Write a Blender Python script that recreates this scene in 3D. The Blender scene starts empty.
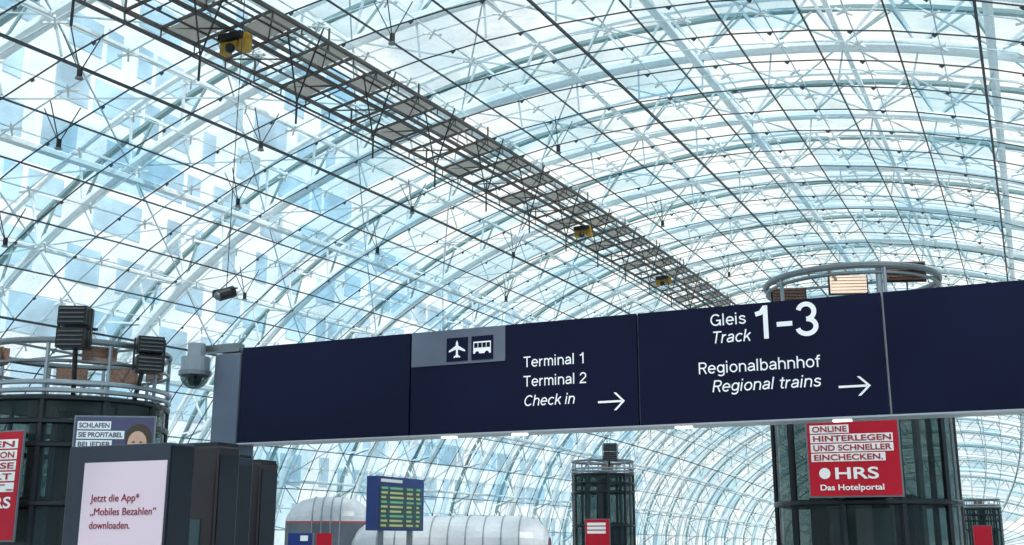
import bpy, math, random
from mathutils import Vector, Matrix
random.seed(7)
sc=bpy.context.scene
V=Vector
try:
    sc.view_settings.view_transform='Standard'
except Exception: pass

# ------------------------------------------------------------ materials
def mat(name,col,rough=.5,metal=0.,emit=None,es=0.,var=.06,scale=6.,spec=.5):
    m=bpy.data.materials.new(name);m.use_nodes=True
    nt=m.node_tree;b=nt.nodes['Principled BSDF']
    tc=nt.nodes.new('ShaderNodeTexCoord');no=nt.nodes.new('ShaderNodeTexNoise');no.inputs['Scale'].default_value=scale
    no.inputs['Detail'].default_value=4
    nt.links.new(tc.outputs['Object'],no.inputs['Vector'])
    cr=nt.nodes.new('ShaderNodeValToRGB')
    cr.color_ramp.elements[0].position=.3;cr.color_ramp.elements[1].position=.7
    cr.color_ramp.elements[0].color=tuple(max(0,c*(1-var)) for c in col)+(1,)
    cr.color_ramp.elements[1].color=tuple(min(1,c*(1+var)) for c in col)+(1,)
    nt.links.new(no.outputs['Fac'],cr.inputs['Fac']);nt.links.new(cr.outputs['Color'],b.inputs['Base Color'])
    b.inputs['Roughness'].default_value=rough;b.inputs['Metallic'].default_value=metal
    b.inputs['Specular IOR Level'].default_value=spec
    if emit:
        b.inputs['Emission Color'].default_value=emit+(1,);b.inputs['Emission Strength'].default_value=es
    return m
M_MULL=mat('roof_cable_dark',(.035,.045,.06),.5,.3)
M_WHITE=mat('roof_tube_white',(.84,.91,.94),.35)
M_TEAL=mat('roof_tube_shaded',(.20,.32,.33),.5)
M_ROD=mat('roof_rod',(.40,.52,.57),.4)
M_JOINT=mat('glass_joint',(.62,.72,.76),.5)
M_NODE=mat('glass_clamp',(.08,.10,.12),.4,.5)
M_FIX=mat('spider_fixing',(.86,.90,.91),.3)
M_GANT=mat('gantry_steel',(.085,.075,.07),.5,.3)
M_SLAT=mat('gantry_slats',(.70,.66,.60),.6)
M_YEL=mat('trolley_yellow',(.45,.26,.03),.5)
M_BLACK=mat('black_paint',(.006,.006,.008),.4)
M_NAVY=mat('sign_navy',(.0035,.0052,.031),.55,var=.08,scale=2,spec=.18)
M_EDGE=mat('sign_aluminium',(.45,.47,.5),.35,.6)
M_GREY=mat('sign_grey_field',(.14,.16,.22),.5)
M_POST=mat('post_grey',(.12,.15,.21),.45,.3)
M_TXT=mat('sign_text_white',(.85,.85,.87),.5,emit=(.9,.92,1.),es=.25,var=0)
M_LAMP=mat('lamp_warm',(.9,.75,.6),.5,emit=(1,.80,.62),es=.75,var=.1,scale=20)
M_LAMPW=mat('lamp_white',(1,1,1),.5,emit=(1,.95,.88),es=3.,var=0)
M_MESH=mat('reflector_brown',(.26,.14,.10),.5,var=.5,scale=30)
M_STEEL=mat('steel_frame',(.20,.22,.24),.35,.7)
M_STEELL=mat('steel_light',(.30,.34,.38),.35,.5)
M_DARK=mat('dark_frame',(.014,.018,.023),.35,.3)
M_SLATE=mat('kiosk_slate',(.024,.034,.052),.4,.2)
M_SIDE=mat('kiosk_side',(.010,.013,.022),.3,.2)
M_BROWN=mat('machine_brown',(.026,.021,.026),.35,.2)
M_RED=mat('poster_red',(.36,.004,.018),.45,emit=(.6,.01,.03),es=.08,spec=.3)
M_WP=mat('poster_white',(.8,.8,.8),.5,var=0)
M_REDT=mat('poster_red_text',(.36,.01,.02),.5,var=0)
M_PURP=mat('poster_violet',(.06,.058,.13),.5)
M_BLUEP=mat('board_blue',(.012,.035,.18),.4)
M_SKIN=mat('poster_skin',(.55,.33,.25),.6)
M_HAIR=mat('poster_hair',(.05,.03,.02),.6)
M_POD=mat('canopy_white',(.60,.60,.63),.3)
M_PODS=mat('canopy_stripe',(.38,.07,.08),.4)
M_PODG=mat('canopy_glass',(.12,.14,.17),.15)
M_BOARD=mat('board_display',(.03,.07,.08),.4)
M_ROWY=mat('board_row_yellow',(.4,.42,.18),.5,emit=(.5,.55,.2),es=.2,var=0)
M_ROWG=mat('board_row_green',(.1,.3,.2),.5,emit=(.15,.5,.3),es=.3,var=0)
M_SCR=mat('screen_pink',(.54,.46,.54),.3,emit=(.78,.66,.78),es=.2,var=.03,scale=1)
M_CRIM=mat('screen_text',(.22,.004,.035),.5,var=0)

def tinted(name,col,alpha,rough=.08):
    m=bpy.data.materials.new(name);m.use_nodes=True;nt=m.node_tree
    b=nt.nodes['Principled BSDF'];out=nt.nodes['Material Output']
    b.inputs['Base Color'].default_value=col+(1,);b.inputs['Roughness'].default_value=rough
    t=nt.nodes.new('ShaderNodeBsdfTransparent');t.inputs[0].default_value=(.55,.68,.66,1)
    mx=nt.nodes.new('ShaderNodeMixShader');mx.inputs[0].default_value=alpha
    nt.links.new(t.outputs[0],mx.inputs[1]);nt.links.new(b.outputs[0],mx.inputs[2]);nt.links.new(mx.outputs[0],out.inputs[0])
    return m
M_TGLASS=tinted('tower_glass',(.012,.02,.022),.5)
def roofglass():
    m=bpy.data.materials.new('roof_glass');m.use_nodes=True;nt=m.node_tree
    b=nt.nodes['Principled BSDF'];out=nt.nodes['Material Output']
    at=nt.nodes.new('ShaderNodeAttribute');at.attribute_name='pane'
    cr=nt.nodes.new('ShaderNodeValToRGB')
    e=cr.color_ramp.elements
    e[0].position=0;e[0].color=(.60,.80,.89,1);e[1].position=1;e[1].color=(1,1,1,1)
    n=e.new(.35);n.color=(.84,.94,.97,1)
    nt.links.new(at.outputs['Fac'],cr.inputs['Fac'])
    t=nt.nodes.new('ShaderNodeBsdfTransparent');nt.links.new(cr.outputs[0],t.inputs[0])
    b.inputs['Base Color'].default_value=(.88,.94,.96,1);b.inputs['Roughness'].default_value=.12
    tc=nt.nodes.new('ShaderNodeTexCoord');no=nt.nodes.new('ShaderNodeTexNoise');no.inputs['Scale'].default_value=.5;no.inputs['Detail'].default_value=7;no.inputs['Roughness'].default_value=.65
    nt.links.new(tc.outputs['Object'],no.inputs['Vector'])
    mr=nt.nodes.new('ShaderNodeMapRange');mr.inputs['From Min'].default_value=.4;mr.inputs['From Max'].default_value=.7
    mr.inputs['To Min'].default_value=.02;mr.inputs['To Max'].default_value=.34
    nt.links.new(no.outputs['Fac'],mr.inputs['Value'])
    mx=nt.nodes.new('ShaderNodeMixShader');nt.links.new(mr.outputs[0],mx.inputs[0])
    nt.links.new(t.outputs[0],mx.inputs[1]);nt.links.new(b.outputs[0],mx.inputs[2]);nt.links.new(mx.outputs[0],out.inputs[0])
    return m
M_GLASS=roofglass()

# ------------------------------------------------------------ mesh builder
class MB:
    def __init__(s): s.v=[];s.f=[];s.mi=[];s.mats=[]
    def m(s,mt):
        if mt not in s.mats: s.mats.append(mt)
        return s.mats.index(mt)
    def face(s,idx,k): s.f.append(idx);s.mi.append(k)
    def quad(s,pts,mt):
        k=s.m(mt);b=len(s.v);s.v+= [tuple(p) for p in pts];s.face(tuple(range(b,b+len(pts))),k)
    def box(s,c,d,mt,rz=0,rx=0):
        k=s.m(mt);b=len(s.v);R=Matrix.Rotation(rz,3,'Z')@Matrix.Rotation(rx,3,'X');c=V(c)
        for i in (-1,1):
            for j in (-1,1):
                for l in (-1,1):
                    s.v.append(tuple(c+R@V((i*d[0]/2,j*d[1]/2,l*d[2]/2))))
        for q in ((0,1,3,2),(4,6,7,5),(0,4,5,1),(2,3,7,6),(0,2,6,4),(1,5,7,3)): s.face(tuple(b+x for x in q),k)
    def tube(s,pts,r,mt,n=6,closed=False,caps=True):
        k=s.m(mt);pts=[V(p) for p in pts];N=len(pts);b=len(s.v)
        for i,p in enumerate(pts):
            if closed: d=pts[(i+1)%N]-pts[i-1]
            else: d=pts[min(i+1,N-1)]-pts[max(i-1,0)]
            if d.length<1e-9: d=V((0,0,1))
            d.normalize();up=V((0,0,1)) if abs(d.z)<.9 else V((0,1,0))
            a=d.cross(up).normalized();c=a.cross(d)
            for j in range(n):
                t=2*math.pi*(j+.5)/n;s.v.append(tuple(p+a*(r*math.cos(t))+c*(r*math.sin(t))))
        for i in range(N if closed else N-1):
            i2=(i+1)%N
            for j in range(n):
                j2=(j+1)%n;s.face((b+i*n+j,b+i2*n+j,b+i2*n+j2,b+i*n+j2),k)
        if caps and not closed:
            s.face(tuple(b+j for j in range(n))[::-1],k);s.face(tuple(b+(N-1)*n+j for j in range(n)),k)
    def rod(s,a,b,r,mt,n=4): s.tube([a,b],r,mt,n)
    def ring(s,c,R,r,mt,n=40,m=6,a0=0,a1=2*math.pi):
        full=abs(a1-a0-2*math.pi)<1e-6
        k=n if full else n+1
        s.tube([(c[0]+R*math.cos(a0+(a1-a0)*i/n),c[1]+R*math.sin(a0+(a1-a0)*i/n),c[2]) for i in range(k)],r,mt,m,closed=full)
    def cyl(s,c,R,z0,z1,mt,n=32,a0=0,a1=2*math.pi,cap=True):
        k=s.m(mt);b=len(s.v)
        for i in range(n+1):
            t=a0+(a1-a0)*i/n
            for z in (z0,z1): s.v.append((c[0]+R*math.cos(t),c[1]+R*math.sin(t),z))
        for i in range(n): s.face((b+2*i,b+2*i+2,b+2*i+3,b+2*i+1),k)
        if cap: s.face(tuple(b+2*i+1 for i in range(n)),k);s.face(tuple(b+2*i for i in range(n))[::-1],k)
    def sphere(s,c,r,mt,n=16,m=10,squash=1,z0=-1,z1=1):
        k=s.m(mt);b=len(s.v)
        for i in range(m+1):
            ph=math.asin(z0)+(math.asin(z1)-math.asin(z0))*i/m
            for j in range(n):
                t=2*math.pi*j/n;s.v.append((c[0]+r*math.cos(ph)*math.cos(t),c[1]+r*math.cos(ph)*math.sin(t),c[2]+r*squash*math.sin(ph)))
        for i in range(m):
            for j in range(n):
                j2=(j+1)%n;s.face((b+i*n+j,b+i*n+j2,b+(i+1)*n+j2,b+(i+1)*n+j),k)
    def obj(s,name,parent=None,smooth=False,bevel=0):
        me=bpy.data.meshes.new(name);me.from_pydata(s.v,[],s.f)
        for m_ in s.mats: me.materials.append(m_)
        me.polygons.foreach_set('material_index',s.mi)
        if smooth: me.polygons.foreach_set('use_smooth',[True]*len(s.f))
        me.update();o=bpy.data.objects.new(name,me);sc.collection.objects.link(o)
        if bevel:
            bm=o.modifiers.new('bevel','BEVEL');bm.width=bevel;bm.segments=2;bm.limit_method='ANGLE'
        if parent: o.parent=parent
        return o
def empty(name,loc=(0,0,0)):
    o=bpy.data.objects.new(name,None);sc.collection.objects.link(o);return o
TEXTS=[]
def text(name,body,o3,cap,width,mt,parent,italic=False,rz=0,bold=False,align='LEFT'):
    cu=bpy.data.curves.new(name,'FONT');cu.body=body;cu.size=cap/.70;cu.extrude=.0015
    if italic: cu.shear=.22
    if bold: cu.offset=cap*.028
    cu.materials.append(mt)
    o=bpy.data.objects.new(name,cu);sc.collection.objects.link(o);o.location=o3;o.rotation_euler=(math.pi/2,0,rz);o.parent=parent
    TEXTS.append((o,width));return o
# stroke lettering (grotesque sign face), centre lines on a cap height of 1
def arc(cx,cy,rx,ry,a0,a1,n=14):
    return [(cx+rx*math.cos(math.radians(a0+(a1-a0)*i/n)),cy+ry*math.sin(math.radians(a0+(a1-a0)*i/n))) for i in range(n+1)]
GL={
'l':([[(.08,0),(.08,1)]],.26),'i':([[(.08,0),(.08,.72)],[(.08,.86),(.08,1)]],.26),
'T':([[(0,.94),(.62,.94)],[(.31,0),(.31,.94)]],.68),
'e':([[(.07,.37),(.54,.37)]+arc(.3,.36,.24,.31,4,318,22)],.65),
'r':([[(.08,0),(.08,.72)],arc(.34,.38,.26,.28,180,92,8)],.42),
'n':([[(.08,0),(.08,.72)],arc(.29,.44,.21,.23,180,0)+[(.50,0)]],.64),
'm':([[(.08,0),(.08,.72)],arc(.25,.45,.17,.22,180,0)+[(.42,0)],arc(.59,.45,.17,.22,180,0)+[(.76,0)]],.90),
'a':([arc(.28,.47,.19,.2,160,0,10)+[(.47,.1),(.51,.04)],[(.47,.40),(.25,.37)]+arc(.23,.21,.17,.155,100,270,10)+[(.36,.1),(.47,.22)]],.62),
'h':([[(.08,0),(.08,1)],arc(.29,.44,.21,.23,180,0)+[(.50,0)]],.64),
'b':([[(.08,0),(.08,1)],arc(.30,.36,.22,.31,0,360,26)],.64),
'g':([[(.52,.72),(.52,-.02)]+arc(.3,-.03,.22,.19,0,-150,10),arc(.29,.38,.22,.29,0,360,26)],.66),
'o':([arc(.3,.36,.24,.31,0,360,26)],.66),
'c':([arc(.3,.36,.24,.31,42,318,22)],.60),
'k':([[(.08,0),(.08,1)],[(.09,.27),(.46,.71)],[(.24,.45),(.52,0)]],.58),
's':([[(.45,.53),(.41,.62),(.28,.67),(.15,.64),(.09,.55),(.11,.46),(.2,.40),(.34,.35),(.44,.29),(.47,.19),(.41,.09),(.27,.05),(.13,.09),(.06,.19)]],.57),
't':([[(.17,.92),(.17,.16),(.21,.07),(.34,.055)],[(0,.67),(.34,.67)]],.40),
'f':([[(.14,0),(.14,.80),(.19,.92),(.34,.945)],[(0,.67),(.32,.67)]],.37),
'C':([arc(.38,.5,.33,.44,42,318,26)],.78),
'G':([arc(.38,.5,.33,.44,42,330,26)+[(.70,.45),(.42,.45)],[(.70,.45),(.70,.0)]],.84),
'R':([[(.09,0),(.09,.94),(.36,.94)]+arc(.38,.715,.2,.225,90,-90,10)+[(.09,.49)],[(.36,.49),(.58,0)]],.70),
'1':([[(.34,0),(.34,1)],[(.08,.75),(.22,.79),(.33,.95)]],.58),
'2':([arc(.3,.68,.22,.26,172,-25,14)+[(.3,.35),(.12,.18),(.07,.06),(.55,.06)]],.64),
'3':([arc(.28,.715,.2,.225,165,-90,16),arc(.28,.275,.23,.22,90,-168,16)],.62),
'-':([[(.04,.40),(.44,.40)]],.52),' ':([],.30)}
def sign_text(name,body,o3,cap,width,mt,parent,italic=False,wt=.118):
    adv=sum(GL[ch][1] for ch in body)-.08
    sx=width/adv;b=MB();x=0
    for n_,ch in enumerate(body):
        for li,st in enumerate(GL[ch][0]):
            pts=[((x+p[0])*sx+(p[1]*cap*.2 if italic else 0),p[1]*cap) for p in st];h=wt*cap/2;Lf=[];Rt=[]
            N=len(pts)
            closed=(abs(pts[0][0]-pts[-1][0])+abs(pts[0][1]-pts[-1][1]))<1e-6
            for i,p in enumerate(pts):
                a=pts[i-1] if i else (pts[-2] if closed else None);c=pts[i+1] if i<N-1 else (pts[1] if closed else None)
                ds=[]
                for q0,q1 in ((a,p),(p,c)):
                    if q0 is None or q1 is None: continue
                    d=(q1[0]-q0[0],q1[1]-q0[1]);l=math.hypot(*d) or 1;ds.append((d[0]/l,d[1]/l))
                nx=-sum(d[1] for d in ds);ny=sum(d[0] for d in ds);l=math.hypot(nx,ny) or 1;nx/=l;ny/=l
                co=max(.45,nx*-ds[0][1]+ny*ds[0][0]);k=h/co
                Lf.append((p[0]+nx*k,p[1]+ny*k));Rt.append((p[0]-nx*k,p[1]-ny*k))
            yo=-.0006*li
            for i in range(N-1):
                b.quad([(o3[0]+q[0],o3[1]+yo,o3[2]+q[1]) for q in (Rt[i],Rt[i+1],Lf[i+1],Lf[i])],mt)
        x+=GL[ch][1]
    return b.obj(name,parent)

# ------------------------------------------------------------ roof vault
XC,A,B,YC,L=-10.5,24.,16.8,70.,112.
NT=30
tab=[0];NS=600
for i in range(NS):
    t0=math.pi*i/NS;t1=math.pi*(i+1)/NS
    tab.append(tab[-1]+math.hypot(A*(math.cos(t1)-math.cos(t0)),B*(math.sin(t1)-math.sin(t0))))
def theta(u):
    s=u*tab[-1];lo,hi=0,NS
    while hi-lo>1:
        mid=(lo+hi)//2
        if tab[mid]<=s: lo=mid
        else: hi=mid
    return math.pi*(lo+(s-tab[lo])/(tab[hi]-tab[lo]))/NS
def S(u,y,off=0):
    th=theta(min(max(u,0),1));t=(y-YC)/L
    g=math.sqrt(max(0,1-t*t));w=(max(0,1-t**4))**.33
    c,s_=math.cos(th),math.sin(th)
    nx,nz=-B*c,A*s_;l=math.hypot(nx,nz)
    return V((XC-A*w*c+nx/l*off,y,max(-.0,B*g*s_)+nz/l*off))
YS=[];y=-20.
while y<180: YS.append(y);y+=2.4
YS.append(181.5)
US=[i/NT for i in range(NT+1)]
mb=MB();k=mb.m(M_GLASS)
for yy in YS:
    for u in US: mb.v.append(tuple(S(u,yy)))
W=NT+1
for i in range(len(YS)-1):
    for j in range(NT):
        mb.face((i*W+j,i*W+j+1,(i+1)*W+j+1,(i+1)*W+j),k)
roof=empty('glass_vault_roof')
g=mb.obj('glass_panes',roof)
ca=g.data.color_attributes.new('pane','FLOAT_COLOR','CORNER')
for p in g.data.polygons:
    r=random.random()
    for li in p.loop_indices: ca.data[li].color=(r,r,r,1)
mb=MB()
for j,u in enumerate(US):
    mb.tube([S(u,yy,-.12) for yy in YS],.030 if j%5 else .05,M_MULL,4)
    if j<NT: mb.tube([S(u+.5/NT,yy,.03) for yy in YS[:60]],.022,M_JOINT,4)
for i,yy in enumerate(YS):
    mb.tube([S(u,yy,-.10) for u in US],.022,M_MULL,4)
    if i<60: mb.tube([S(u,yy+1.2,.03) for u in US],.022,M_JOINT,4)
mb.obj('cable_grid',roof)
mb=MB();km=mb.m(M_NODE)
for i,yy in enumerate(YS[:-1]):
    if yy>110: break
    for j in range(NT):
        p=S(US[j]+.5/NT,yy,-.14);q=.09
        b=len(mb.v)
        for d in ((q,0,0),(0,q,0),(-q,0,0),(0,-q,0),(0,0,-q)): mb.v.append(tuple(p+V(d)))
        for a_ in range(4): mb.face((b+a_,b+(a_+1)%4,b+4),km)
        mb.face((b,b+1,b+2,b+3),km)
        if yy<75 and yy>5:
            c0=S(US[j]+.5/NT,yy+1.2,-.05);ex=(S(US[j]+.5/NT+.004,yy+1.2,-.05)-S(US[j]+.5/NT-.004,yy+1.2,-.05)).normalized()
            for a_,b_ in ((1,1),(1,-1)):
                d=ex*.19*a_+V((0,.19*b_,0));mb.rod(c0-d,c0+d,.035,M_FIX)
mb.obj('glass_clamps',roof)
mb=MB();NF=60
UF=[i/NF for i in range(NF+1)]
arch=YS[1::3]
for n_,yy in enumerate(arch):
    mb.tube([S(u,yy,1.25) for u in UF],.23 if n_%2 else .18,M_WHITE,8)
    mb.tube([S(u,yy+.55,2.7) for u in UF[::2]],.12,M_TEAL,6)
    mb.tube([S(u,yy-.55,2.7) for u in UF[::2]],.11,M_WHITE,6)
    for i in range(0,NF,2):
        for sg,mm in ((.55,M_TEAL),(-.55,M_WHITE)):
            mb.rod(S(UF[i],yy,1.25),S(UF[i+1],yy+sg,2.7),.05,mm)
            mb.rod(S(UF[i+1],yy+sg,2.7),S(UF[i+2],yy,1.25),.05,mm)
    for j in range(0,NT+1):
        mb.rod(S(US[j],yy,0),S(US[j],yy,1.25),.035,M_ROD)
for j in range(0,NT+1,2):
    mb.tube([S(US[j],yy,1.25 if j%4 else .7) for yy in YS[1:-3]],.085 if j%4 else .14,M_WHITE,6)
for i in range(len(arch)-1):
    if arch[i]>120: break
    for j in range(0,NT,2):
        mb.rod(S(US[j],arch[i],1.3),S(US[j+2],arch[i+1],1.3),.03,M_ROD)
        mb.rod(S(US[j+2],arch[i],1.3),S(US[j],arch[i+1],1.3),.03,M_ROD)
mb.obj('steel_arches',roof)

# ------------------------------------------------------------ gantry
def u_at(x,y):
    lo,hi=0,1
    for _ in range(30):
        m_=(lo+hi)/2
        if S(m_,y).x<x: lo=m_
        else: hi=m_
    return lo
mb=MB()
gy=[8+1.2*i for i in range(56)]
rails=[-18.1,-17.05,-16.75,-15.7]
G={}
for x in rails:
    pts=[]
    for yy in gy:
        p=S(u_at(x,yy),yy);pts.append(V((x,yy,p.z-.40)))
    G[x]=pts;mb.tube(pts,.065,M_GANT,4)
    if x in (rails[0],rails[3]): mb.tube([p+V((0,0,-.28)) for p in pts],.035,M_GANT,4)
for i in range(len(gy)):
    a,b,b3,c=[G[x][i] for x in rails]
    mb.rod(a,c,.045,M_GANT)
    for p in (a,c):
        mb.rod(p,p+V((0,0,-.28)),.02,M_GANT)
        if i%4==0: mb.rod(p,p+V((0,0,.4)),.03,M_GANT)
    if i+1<len(gy):
        a2,b2,b4,c2=[G[x][i+1] for x in rails]
        if i%2: mb.rod(a,b2,.025,M_GANT)
        else: mb.rod(c,b4,.025,M_GANT)
        mb.rod((a+b)/2+V((0,0,-.02)),(a2+b2)/2+V((0,0,-.02)),.03,M_GANT)
        mb.rod((c+b3)/2+V((0,0,-.02)),(c2+b4)/2+V((0,0,-.02)),.03,M_GANT)
        if i%2==0:
            mb.quad([b3+V((.1,.1,-.0)),c+V((-.1,.1,-.0)),c2+V((-.1,-.1,-.0)),b4+V((.1,-.1,-.0))],M_SLAT)
        if i%4==1:
            mb.quad([a+V((.1,.1,0)),b+V((-.1,.1,0)),b2+V((-.1,-.1,0)),a2+V((.1,-.1,0))],M_SLAT)
    if i%3==2:
        q=c+V((-.05,0,-1.8+.25*math.sin(i*2.1)))
        mb.rod(c+V((-.45,0,0)),q,.022,M_BLACK);mb.rod(c+V((.45,.3,0)),q,.022,M_BLACK)
        mb.rod(q,q+V((0,0,-.6)),.028,M_BLACK)
for yy in (19.9,43.5,56.):
    i=min(range(len(gy)),key=lambda q:abs(gy[q]-yy));b=(G[rails[1]][i]+G[rails[2]][i])/2
    mb.box(b+V((0,0,-.3)),(.7,.3,.16),M_BLACK);mb.box(b+V((.32,.1,-.45)),(.22,.24,.46),M_YEL);mb.box(b+V((-.27,.1,-.45)),(.2,.24,.44),M_YEL)
    mb.box(b+V((0,.05,-.5)),(.34,.2,.16),M_YEL)
    mb.sphere(b+V((0,-.08,-.62)),.13,M_BLACK,10,6)
mb.obj('maintenance_gantry')
mb=MB()
for (x,ys) in ((-22.5,(20,27.4,36,48)),(-13.5,(22,33,45,57)),(-26.5,(22,33)),(-19.8,(18,25,34,43))):
    for yy in ys:
        top=S(u_at(x,yy),yy);q=V((x,yy,top.z-1.1))
        for dx,dy in ((-.45,-.2),(.45,.2),(.1,-.5)):
            mb.rod(top+V((dx,dy,-.1)),q,.016,M_BLACK)
        mb.tube([q+V((0,0,.1)),q+V((0,0,-.14))],.07,M_BLACK,8)
        mb.tube([q+V((0,0,-.14)),q+V((0,0,-.17))],.10,M_STEEL,10)
mb.obj('hanging_downlights')

# ------------------------------------------------------------ overhead sign
sign=empty('overhead_direction_sign')
Z0,Z1=2.69,3.77
mb=MB()
xs=[-8.02,-5.80,-3.29,-1.02,1.48,3.98]
for i in range(5):
    mb.box(((xs[i]+xs[i+1])/2,10.15,(Z0+Z1)/2),(xs[i+1]-xs[i]-.022,.30,Z1-Z0),M_NAVY)
mb.box(((xs[0]+xs[-1])/2,10.17,(Z0+Z1)/2),(xs[-1]-xs[0],.24,Z1-Z0-.02),M_EDGE)
mb.box(((xs[0]+xs[-1])/2,10.15,Z0-.008),(xs[-1]-xs[0],.32,.016),M_EDGE)
for x in (-5.4,-4.6,-2.9,-1.45,.9): mb.box((x,10.14,Z0-.024),(.16,.06,.01),M_LAMPW)
mb.box((-5.78+.54,9.997,3.585),(1.09,.012,.365),M_GREY)
for cx in (-5.24,-4.95): mb.box((cx,9.988,3.555),(.245,.01,.245),M_NAVY)
mb.obj('sign_panels',sign)
def flat(name,polys,y,mt,parent):
    b=MB()
    for p in polys: b.quad([(q[0],y,q[1]) for q in p],mt)
    return b.obj(name,parent)
def rot(pts,a,c,s=1):
    return [(c[0]+s*(p[0]*math.cos(a)-p[1]*math.sin(a)),c[1]+s*(p[0]*math.sin(a)+p[1]*math.cos(a))) for p in pts]
pl=[[(-.012,-.09),(.012,-.09),(.014,.07),(0,.1),(-.014,.07)],[(-.1,-.03),(-.1,-.012),(-.01,.045),(-.01,.0)],[(.1,-.03),(.01,.0),(.01,.045),(.1,-.012)],[(-.04,-.095),(-.04,-.08),(0,-.05),(.04,-.08),(.04,-.095),(0,-.08)]]
flat('airplane_icon',[rot(p,0,(-5.24,3.555),.95) for p in pl],9.981,M_TXT,sign)
c=(-4.95,3.55)
flat('bus_icon',[[(c[0]-.1,c[1]-.055),(c[0]+.1,c[1]-.055),(c[0]+.1,c[1]+.07),(c[0]-.1,c[1]+.07)]],9.981,M_TXT,sign)
flat('bus_windows',[[(c[0]-.09+i*.047,c[1]+.005),(c[0]-.05+i*.047,c[1]+.005),(c[0]-.05+i*.047,c[1]+.055),(c[0]-.09+i*.047,c[1]+.055)] for i in range(4)]
  +[rot([(.024*math.cos(t),.024*math.sin(t)) for t in [k_*math.pi/6 for k_ in range(12)]],0,(c[0]+dx,c[1]-.055)) for dx in (-.055,.055)],9.979,M_NAVY,sign)
T=9.992
sign_text('label_terminal_1','Terminal 1',(-4.49,T,3.32),.108,.66,M_TXT,sign)
sign_text('label_terminal_2','Terminal 2',(-4.49,T,3.125),.108,.67,M_TXT,sign)
sign_text('label_check_in','Check in',(-4.49,T,2.93),.108,.54,M_TXT,sign,italic=True)
sign_text('label_gleis','Gleis',(-2.565,T,3.585),.113,.33,M_TXT,sign)
sign_text('label_track','Track',(-2.565,T,3.42),.113,.36,M_TXT,sign,italic=True)
sign_text('label_number','1-3',(-2.17,T,3.43),.31,.58,M_TXT,sign,wt=.14)
sign_text('label_regionalbahnhof','Regionalbahnhof',(-2.70,T,3.14),.110,1.11,M_TXT,sign)
sign_text('label_regional_trains','Regional trains',(-2.58,T,2.965),.110,.98,M_TXT,sign,italic=True)
def arrow(name,x0,x1,z):
    w=.010
    flat(name,[[(x0,z-w),(x1-.02,z-w),(x1-.02,z+w),(x0,z+w)],[(x1-.10,z+.085),(x1-.074,z+.085),(x1+.013,z),(x1-.013,z)],[(x1-.10,z-.085),(x1-.013,z),(x1+.013,z),(x1-.074,z-.085)]],9.988,M_TXT,sign)
arrow('arrow_terminals',-3.70,-3.44,2.93);arrow('arrow_regional',-1.44,-1.18,2.95)
mb=MB()
mb.box((-8.21,10.15,1.86),(.36,.34,3.72),M_POST);mb.box((-8.21,10.15,.03),(.6,.6,.06),M_STEEL)
mb.box((4.2,10.15,1.86),(.36,.34,3.72),M_POST);mb.box((4.2,10.15,.03),(.6,.6,.06),M_STEEL)
mb.obj('support_posts',sign,bevel=.015)

cam=empty('dome_security_camera')
mb=MB();c=(-8.58,9.88)
mb.box((-8.42,10.08,3.80),(.62,.14,.08),M_STEEL);mb.box((-8.2,10.08,3.76),(.3,.2,.05),M_STEEL)
mb.cyl(c,.10,3.66,3.84,M_STEELL,16);mb.cyl(c,.165,3.50,3.68,M_STEELL,24);mb.cyl(c,.185,3.47,3.52,M_STEEL,24)
mb.sphere((c[0],c[1],3.48),.165,M_TGLASS,20,8,z0=-1,z1=0)
mb.sphere((c[0],c[1],3.43),.08,M_STEEL,12,8)
mb.obj('housing',cam)

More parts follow.
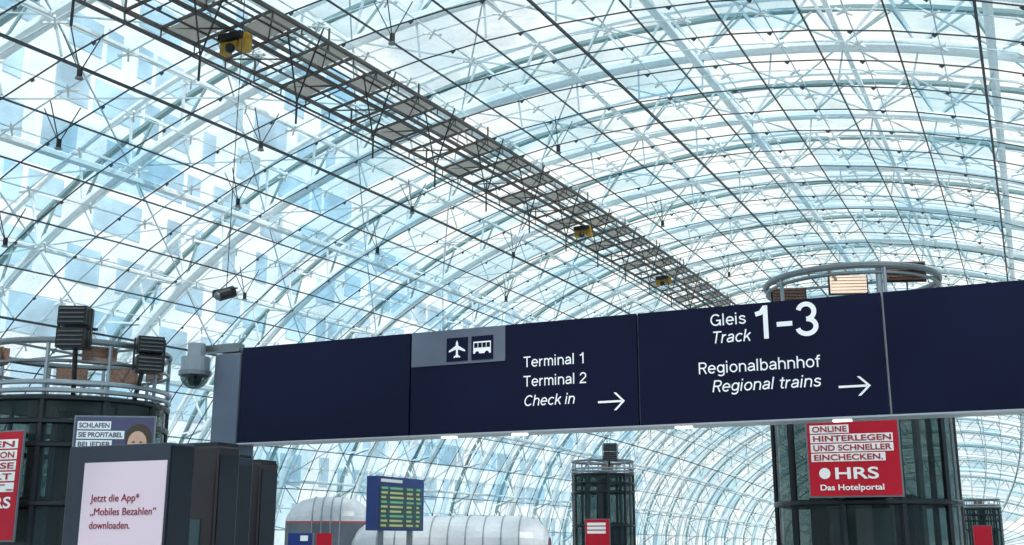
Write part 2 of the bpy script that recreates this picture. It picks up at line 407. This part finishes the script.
# ------------------------------------------------------------ towers
def tower(cx,cy,R,zb,zt,lights,crown=2):
    e=empty('glass_elevator_tower');mb=MB();c=(cx,cy)
    mb.cyl(c,R,0.05,zb,M_TGLASS,36,cap=False)
    n=10
    for i in range(n):
        t=2*math.pi*(i+.3)/n;p=V((cx+R*math.cos(t),cy+R*math.sin(t),0))
        mb.rod(p,p+V((0,0,zb)),.07,M_DARK,6)
        if i%2==0 or crown>2: mb.rod(p+V((0,0,zb)),p+V((0,0,zt)),.04,M_STEELL,6)
    for z in [.1,1.1,2.3,zb-.9,zb-.45,zb]:
        mb.ring((cx,cy,z),R+.03,.06,M_DARK,40,6)
    if crown>2:
        for z in (zb+.14,zb+.3): mb.ring((cx,cy,z),R+.05,.05,M_STEELL,40,6)
    mb.cyl(c,R-.1,zb-.04,zb,M_DARK,32)
    mb.cyl(c,R*.22,0.05,zb-.1,M_DARK,12)
    mb.box((cx,cy,1.3),(R*1.1,R*1.1,2.3),M_DARK);mb.box((cx,cy-R*.56,1.2),(R*.7,.03,2.0),M_STEEL)
    for dx in (-R*.6,R*.6):
        mb.rod((cx+dx,cy,0.05),(cx+dx,cy,zb-.05),.08,M_STEEL,6)
        mb.rod((cx+dx*.55,cy-R*.55,0.05),(cx+dx*.55,cy-R*.55,zb-.05),.05,M_STEEL,6)
    if crown>2:
        mb.ring((cx,cy,zt),R,.065,M_STEEL,48,8)
        mb.ring((cx,cy,zt-.4),R,.035,M_STEEL,48,6)
        mb.rod((cx-R,cy,zt),(cx+R,cy,zt),.03,M_STEEL);mb.rod((cx,cy-R,zt),(cx,cy+R,zt),.03,M_STEEL)
        for a in lights:
            t=math.radians(a);rr=R*.86
            mb.box((cx+rr*math.cos(t),cy+rr*math.sin(t),zt-.24),(.62,.12,.32),M_MESH,rz=t+math.pi/2)
            mb.box((cx+(rr+.09)*math.cos(t),cy+(rr+.09)*math.sin(t),zt-.24),(.66,.05,.36),M_MESH,rz=t+math.pi/2)
    else:
        mb.ring((cx,cy,zt),R,.065,M_STEEL,48,8);mb.ring((cx,cy,zt-.14),R-.02,.035,M_STEEL,48,6)
        mb.rod((cx-.2,cy-R,zt),(cx-.2,cy+R,zt),.035,M_STEEL);mb.rod((cx-R,cy,zt),(cx+R,cy,zt),.035,M_STEEL)
        mb.rod((cx+R*.42,cy-R*.86,zb),(cx+R*.42,cy-R*.86,zt+.03),.06,M_STEELL,8)
        for (dx,dy,dz,w_,mt_) in ((.02,-.5,-.10,.70,M_LAMP),(-1.2,-.35,-.22,.64,M_MESH),(1.15,-.85,-.02,.70,M_MESH),(-.6,1.3,-.2,.6,M_MESH)):
            mb.box((cx+dx,cy+dy,zt+dz),(w_,.10,.34),mt_,rz=.35)
            mb.box((cx+dx-.02,cy+dy+.08,zt+dz),(w_+.08,.06,.40),M_DARK,rz=.35)
            mb.rod((cx+dx,cy+dy+.1,zb),(cx+dx,cy+dy+.1,zt+dz),.025,M_STEEL)
            for q in range(5): mb.box((cx+dx+.02,cy+dy-.06,zt+dz-.13+q*.065),(w_,.02,.010),M_DARK if mt_ is M_MESH else M_MESH,rz=.35)
    mb.obj('tower_structure',e)
    return e
t1=tower(-2.92,22.9,1.70,5.4,6.72,[])
t2=tower(-17.96,17.04,1.85,4.3,5.42,[20,60,100,140,330,250],3)
t3=tower(-20.4,55.6,1.6,4.9,5.6,[100],3)
t4=tower(-3.6,95.3,1.4,3.9,4.6,[100],3)
def onp(c,rz,lx,off=.034):
    return V((c[0]+lx*math.cos(rz)+off*math.sin(rz),c[1]+lx*math.sin(rz)-off*math.cos(rz),0))
def poster(par,c,w,z0,z1,rz,bg,name):
    mb=MB();mb.box((c[0],c[1],(z0+z1)/2),(w,.06,z1-z0),bg,rz=rz);mb.box((c[0],c[1],(z0+z1)/2),(w+.06,.04,z1-z0+.06),M_STEEL,rz=rz)
    q=onp(c,rz,0,-.2)
    for z in (z0+.2,z1-.2): mb.box((q.x,q.y,z),(w*.5,.36,.06),M_DARK,rz=rz)
    return mb.obj(name,par)
def strips(par,c,rz,rows,mt,name,off=.033):
    mb=MB()
    for (x0,x1,z0,z1) in rows:
        a=onp(c,rz,x0,off);b=onp(c,rz,x1,off)
        mb.quad([(a.x,a.y,z0),(b.x,b.y,z0),(b.x,b.y,z1),(a.x,a.y,z1)],mt)
    mb.obj(name,par)
def ptext(par,nm,body,c,rz,lx,z,cap,w,mt,bold=True,off=.038):
    p=onp(c,rz,lx,off);text(nm,body,(p.x,p.y,z),cap,w,mt,par,rz=rz,bold=bold)
c=(-2.83,20.85);rz=0.05
poster(t1,c,1.58,2.40,3.76,rz,M_RED,'advert_poster')
strips(t1,c,rz,[(-.74,-.05,3.52,3.67),(-.74,.70,3.35,3.50),(-.74,.70,3.18,3.33),(-.74,.55,3.01,3.16)],M_WP,'advert_text_boxes')
for i,(b_,w_) in enumerate([('ONLINE',.61),('HINTERLEGEN',1.36),('UND SCHNELLER',1.36),('EINCHECKEN.',1.2)]):
    ptext(t1,'advert_line',b_,c,rz,-.70,3.548-.17*i,.10,w_,M_REDT)
ptext(t1,'advert_title','HRS',c,rz,-.36,2.70,.20,.75,M_WP)
ptext(t1,'advert_subtitle','Das Hotelportal',c,rz,-.62,2.50,.10,1.1,M_WP)
p=onp(c,rz,-.52,.036)
mb=MB();k=mb.m(M_WP);b=len(mb.v)
mb.v+=[(p.x+.1*math.cos(t_),p.y,2.80+.1*math.sin(t_)) for t_ in [2*math.pi*q/20 for q in range(20)]];mb.face(tuple(range(b,b+20)),k);mb.obj('advert_logo_dot',t1)
c=(-18.0,14.95);rz=.0
poster(t2,c,2.1,1.62,3.60,rz,M_RED,'advert_poster')
for i,(s_,w_) in enumerate([('ZAHLEN',.9),('SIE NUR SCHON',1.5),('IHRE REISE',1.3),('VOR ORT',1.0),('IST.',.5)]):
    z=3.34-i*.2
    strips(t2,c,rz,[(-.9,.96,z-.05,z+.12)],M_WP,'advert_text_box')
    ptext(t2,'advert_line',s_,c,rz,-.86,z-.02,.11,1.75,M_REDT)
ptext(t2,'advert_title','HRS',c,rz,.15,2.2,.2,.75,M_WP)
c=(-15.85,16.1);rz=.55
poster(t2,c,1.46,2.0,3.92,rz,M_PURP,'advert_poster')
for i,(s_,w_) in enumerate([('SCHLAFEN',.62),('SIE PROFITABEL',.88),('BEI JEDER',.66)]):
    z=3.72-i*.18
    strips(t2,c,rz,[(-.69,-.69+w_,z-.035,z+.12)],M_WP,'advert_text_box')
    ptext(t2,'advert_line',s_,c,rz,-.66,z,.09,w_-.06,M_PURP)
mb=MB()
def disc(lx,z,rx,rz_,mt,off,n=24):
    k=mb.m(mt);b=len(mb.v)
    for q in range(n):
        t_=2*math.pi*q/n;p=onp(c,rz,lx+rx*math.cos(t_),off);mb.v.append((p.x,p.y,z+rz_*math.sin(t_)))
    mb.face(tuple(range(b,b+n)),k)
disc(.46,3.52,.25,.28,M_HAIR,.034);disc(.44,3.42,.18,.24,M_SKIN,.037);disc(.4,2.9,.30,.3,M_SKIN,.036)
disc(.37,3.45,.03,.014,M_BLACK,.04);disc(.51,3.45,.03,.014,M_BLACK,.04);disc(.44,3.30,.05,.014,M_REDT,.04)
mb.obj('advert_portrait',t2)
c=(-20.1,53.85);poster(t3,c,1.3,.9,2.6,.0,M_RED,'advert_poster')
strips(t3,c,0,[(-.55,.45,2.3-.2*i,2.44-.2*i) for i in range(3)],M_WP,'advert_text_boxes')
c=(-3.6,93.8);poster(t4,c,1.3,.8,2.6,.0,M_RED,'advert_poster')

def flood(c,w,h,rz):
    mb=MB();x,y,z=c
    for s_ in (-1,1):
        zz=z+s_*h*.27
        mb.box((x,y,zz),(w,.42,h*.44),M_BLACK,rz=rz)
        for q in range(4):
            p=onp((x,y),rz,0,.225)
            mb.box((p.x,p.y,zz-h*.16+q*h*.105),(w*.86,.05,.014),M_STEEL,rz=rz,rx=.5)
    for s_ in (-1,1):
        p=onp((x,y),rz,s_*(w/2+.04),0);mb.box((p.x,p.y,z),(.03,.08,h*.9),M_BLACK,rz=rz)
    mb.box((x,y+.15,z),(w+.1,.05,.05),M_BLACK,rz=rz)
    return mb
mb=flood((-16.5,15.5,5.62),.55,.82,.45);mb.rod((-16.6,15.65,5.3),(-16.75,15.85,4.3),.05,M_BLACK,6);mb.obj('floodlight_stack')
mb=flood((-15.75,16.75,5.22),.5,.72,.9);mb.rod((-15.9,16.8,5.1),(-16.2,16.9,4.3),.05,M_BLACK,6);mb.obj('floodlight_stack')
# smaller pair on the distant tower
mb=flood((-19.5,54.3,6.0),.7,.9,.3);mb.rod((-19.5,54.3,5.7),(-19.7,54.3,4.9),.06,M_BLACK,6);mb.obj('floodlight_stack')
mb=MB();p=V((-13.2,15.9,6.08));top=S(u_at(-13.2,15.9),15.9)
mb.tube([p+V((-.07,-.12,-.06)),p+V((.08,.12,.06))],.11,M_BLACK,12);mb.sphere(p+V((-.07,-.12,-.06)),.09,M_STEEL,10,6);mb.box(p+V((-.2,0,0)),(.14,.14,.12),M_BLACK);mb.rod(p,top,.008,M_BLACK);mb.rod(p+V((-.3,0,.08)),p+V((.25,0,.08)),.02,M_BLACK)
mb.obj('hanging_spotlight')

# ------------------------------------------------------------ kiosks
k1=empty('information_kiosk');mb=MB()
mb.box((-5.76,6.03,1.145),(.92,.26,2.29),M_SLATE);mb.obj('housing',k1,bevel=.01)
mb=MB();mb.box((-5.68,5.895,1.42),(.74,.012,1.5),M_SCR);mb.obj('screen',k1)
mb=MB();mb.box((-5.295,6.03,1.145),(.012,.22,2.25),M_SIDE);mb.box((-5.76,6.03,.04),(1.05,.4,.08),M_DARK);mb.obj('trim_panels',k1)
for i,(s_,w_) in enumerate([('Jetzt die App*',.42),('„Mobiles Bezahlen“',.56),('downloaden.',.35)]):
    text('screen_line',s_,(-5.96,5.886,1.90-i*.092),.05,w_*1.05,M_CRIM,k1)
def machine(cx,cy,w,d,h,m1):
    e=empty('ticket_machine');mb=MB()
    mb.box((cx,cy,h/2),(w,d,h),m1);mb.obj('cabinet',e,bevel=.02)
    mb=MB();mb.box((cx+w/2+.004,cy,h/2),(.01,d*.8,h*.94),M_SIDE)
    mb.box((cx,cy-d/2-.005,h*.62),(w*.7,.012,h*.28),M_BOARD);mb.box((cx,cy-d/2-.01,h*.4),(w*.5,.02,.12),M_STEEL);mb.box((cx,cy,.04),(w+.06,d+.06,.08),M_DARK)
    mb.box((cx,cy,h+.01),(w*.96,d*.9,.03),M_DARK);mb.obj('fittings',e)
machine(-6.13,7.03,.85,.28,2.36,M_BROWN)
machine(-6.86,8.10,.9,.3,2.36,M_SLATE)
machine(-7.25,9.0,.9,.3,2.38,M_BROWN)

# ------------------------------------------------------------ departure board
bd=empty('departure_board');mb=MB()
X=-11.25;ya,yb=18.25,20.05
mb.box((X-.12,(ya+yb)/2,2.31),(.24,yb-ya,1.02),M_BLUEP)
mb.box((X+.006,(ya+yb)/2,2.24),(.012,yb-ya-.16,.80),M_BOARD)
for r_ in range(9):
    z=2.60-r_*.088
    for (f0,f1) in ((.02,.18),(.22,.55),(.62,.8),(.86,.98)):
        y0=ya+.1+f0*(yb-ya-.2);y1=ya+.1+f1*(yb-ya-.2)-random.random()*.1
        mb.box((X+.014,(y0+y1)/2,z),(.006,y1-y0,.04),M_ROWY if r_%3 else M_ROWG)
mb.box((X+.014,ya+.5,2.74),(.006,.8,.06),M_WP)
for yy in (ya+.35,yb-.35): mb.rod((X-.12,yy,0),(X-.12,yy,1.85),.06,M_STEEL,8)
mb.obj('display',bd)
ts=empty('platform_sign');mb=MB()
mb.box((-17.7,24.9,1.58),(.62,.10,.42),M_BLUEP,rz=.4);mb.box((-17.55,24.87,1.66),(.2,.02,.14),M_WP,rz=.4)
mb.box((-17.1,25.15,1.58),(.4,.10,.42),M_RED,rz=.4);mb.rod((-17.4,25.05,0),(-17.4,25.05,1.8),.04,M_STEEL,8);mb.cyl((-17.4,25.05),.22,0,.04,M_STEEL,16)
mb.obj('panel',ts)

# ------------------------------------------------------------ rounded pavilions
def canopy(c,Lx,w,h,rz,glassfrac,stripe):
    e=empty('rounded_pavilion');mb=MB()
    R=Matrix.Rotation(rz,3,'Z');N=14
    secs=[(-Lx/2,.25),(-Lx/2+.15,.6),(-Lx/2+.5,.88),(-Lx/2+1,1),(Lx/2-1,1),(Lx/2-.5,.88),(Lx/2-.15,.6),(Lx/2,.25)]
    k=mb.m(M_POD);k2=mb.m(M_PODG);k3=mb.m(stripe);b=len(mb.v);gf=glassfrac
    prof=[(-w/2,0),(-w/2,h*.38),(-w/2,h*gf-.08)]+[(-w/2*math.cos(math.pi*i/N),h*gf+h*(1-gf)*math.sin(math.pi*i/N)) for i in range(N+1)]+[(w/2,h*gf-.08),(w/2,h*.38),(w/2,0)]
    for (x,s_) in secs:
        for (y,z) in prof:
            zz=z if z<h*gf else h*gf+(z-h*gf)*s_
            p=R@V((x,y*(.6+.4*s_),0));mb.v.append((c[0]+p.x,c[1]+p.y,zz))
    P=len(prof)
    for i in range(len(secs)-1):
        for j in range(P-1):
            kk=k2 if j in(1,P-3) else (k3 if j in (2,P-4) else k)
            mb.face((b+i*P+j,b+(i+1)*P+j,b+(i+1)*P+j+1,b+i*P+j+1),kk)
    mb.face(tuple(b+j for j in range(P)),k2);mb.face(tuple(b+(len(secs)-1)*P+j for j in range(P))[::-1],k2)
    mb.obj('shell',e)
    mb=MB();n=int(Lx/.8)
    for i in range(n+1):
        x=-Lx/2+1+(Lx-2)*i/n
        mb.tube([(c[0]+(R@V((x,y*1.005,0))).x,c[1]+(R@V((x,y*1.005,0))).y,z+.01) for (y,z) in prof],.03,M_STEELL,4)
    mb.obj('ribs',e)
canopy((-23.75,35.2),3.0,2.2,3.15,math.radians(28),.72,M_PODS)
canopy((-19.2,36.5),7.0,3.4,2.45,math.radians(20),.6,M_POD)

# ------------------------------------------------------------ floor / surroundings
def tile():
    m=mat('floor_stone',(.42,.42,.42),.25);nt=m.node_tree;b=nt.nodes['Principled BSDF']
    br=nt.nodes.new('ShaderNodeTexBrick');br.inputs['Scale'].default_value=1.;br.offset=0
    br.inputs['Color1'].default_value=(.38,.38,.38,1);br.inputs['Color2'].default_value=(.34,.34,.34,1);br.inputs['Mortar'].default_value=(.2,.2,.2,1)
    br.inputs['Mortar Size'].default_value=.008;br.inputs['Brick Width'].default_value=.6;br.inputs['Row Height'].default_value=.6
    tc=nt.nodes.new('ShaderNodeTexCoord');nt.links.new(tc.outputs['Object'],br.inputs['Vector']);nt.links.new(br.outputs['Color'],b.inputs['Base Color'])
    return m
mb=MB();mb.quad([(-90,-60,0),(80,-60,0),(80,230,0),(-90,230,0)],tile());mb.obj('floor')
M_FW=mat('facade_panel',(.92,.95,.97),.5,scale=.5);M_FG=mat('facade_glass',(.46,.64,.77),.4,var=.3,scale=.25,spec=.3)
def building(name,x,y0,y1,z1,nrm):
    mb=MB()
    mb.box((x-nrm*6,(y0+y1)/2,z1/2),(12,y1-y0,z1),M_FW)
    z=2.
    while z<z1-2.5:
        yy=y0+1.
        while yy<y1-2:
            w_=random.choice((1.3,2.6,4.0))
            mb.box((x+nrm*.02,yy+w_/2,z+1.1),(.06,w_,2.2),M_FG);yy+=w_+random.choice((.4,1.4,2.4))
        z+=3.6
    mb.obj(name)
building('office_building',-50,-10,75,44,1)
building('office_building',-56,80,170,30,1)
building('office_building',40,20,150,26,-1)

# ------------------------------------------------------------ world and sun
w=bpy.data.worlds.new('sky');sc.world=w;w.use_nodes=True;nt=w.node_tree
bg=nt.nodes['Background'];tc=nt.nodes.new('ShaderNodeTexCoord')
no=nt.nodes.new('ShaderNodeTexNoise');no.inputs['Scale'].default_value=8.;no.inputs['Detail'].default_value=8;no.inputs['Roughness'].default_value=.68
nt.links.new(tc.outputs['Generated'],no.inputs['Vector'])
cr=nt.nodes.new('ShaderNodeValToRGB');e=cr.color_ramp.elements
e[0].position=.38;e[0].color=(.32,.58,.76,1);e[1].position=.60;e[1].color=(1,1,1,1)
n_=e.new(.49);n_.color=(.70,.85,.92,1)
nt.links.new(no.outputs['Fac'],cr.inputs['Fac'])
sx=nt.nodes.new('ShaderNodeVectorMath');sx.operation='DOT_PRODUCT';sx.inputs[1].default_value=(-.17,.92,.35)
nt.links.new(tc.outputs['Generated'],sx.inputs[0])
mr=nt.nodes.new('ShaderNodeMapRange');mr.inputs['From Min'].default_value=.84;mr.inputs['From Max'].default_value=1.0;mr.inputs['To Max'].default_value=.7
nt.links.new(sx.outputs['Value'],mr.inputs['Value'])
mx=nt.nodes.new('ShaderNodeMix');mx.data_type='RGBA';mx.inputs[7].default_value=(1.0,.95,.86,1)
nt.links.new(mr.outputs[0],mx.inputs[0]);nt.links.new(cr.outputs[0],mx.inputs[6]);nt.links.new(mx.outputs[2],bg.inputs['Color'])
bg.inputs['Strength'].default_value=1.28
sd=bpy.data.lights.new('sun','SUN');sd.energy=3.6;sd.angle=math.radians(3);sd.color=(1,.94,.86)
so=bpy.data.objects.new('sun',sd);sc.collection.objects.link(so);so.rotation_euler=(math.radians(25),math.radians(30),0)

# ------------------------------------------------------------ camera
cd=bpy.data.cameras.new('camera');cd.sensor_width=36;cd.lens=36*1100/1024;cd.clip_end=500
co=bpy.data.objects.new('camera',cd);sc.collection.objects.link(co);co.location=(0,0,1.65)
co.rotation_euler=(math.radians(90+13.6),0,math.radians(24.8));sc.camera=co
bpy.context.view_layer.update()
for o,wd in TEXTS:
    if wd and o.dimensions.x>1e-4: o.scale.x=wd/o.dimensions.x
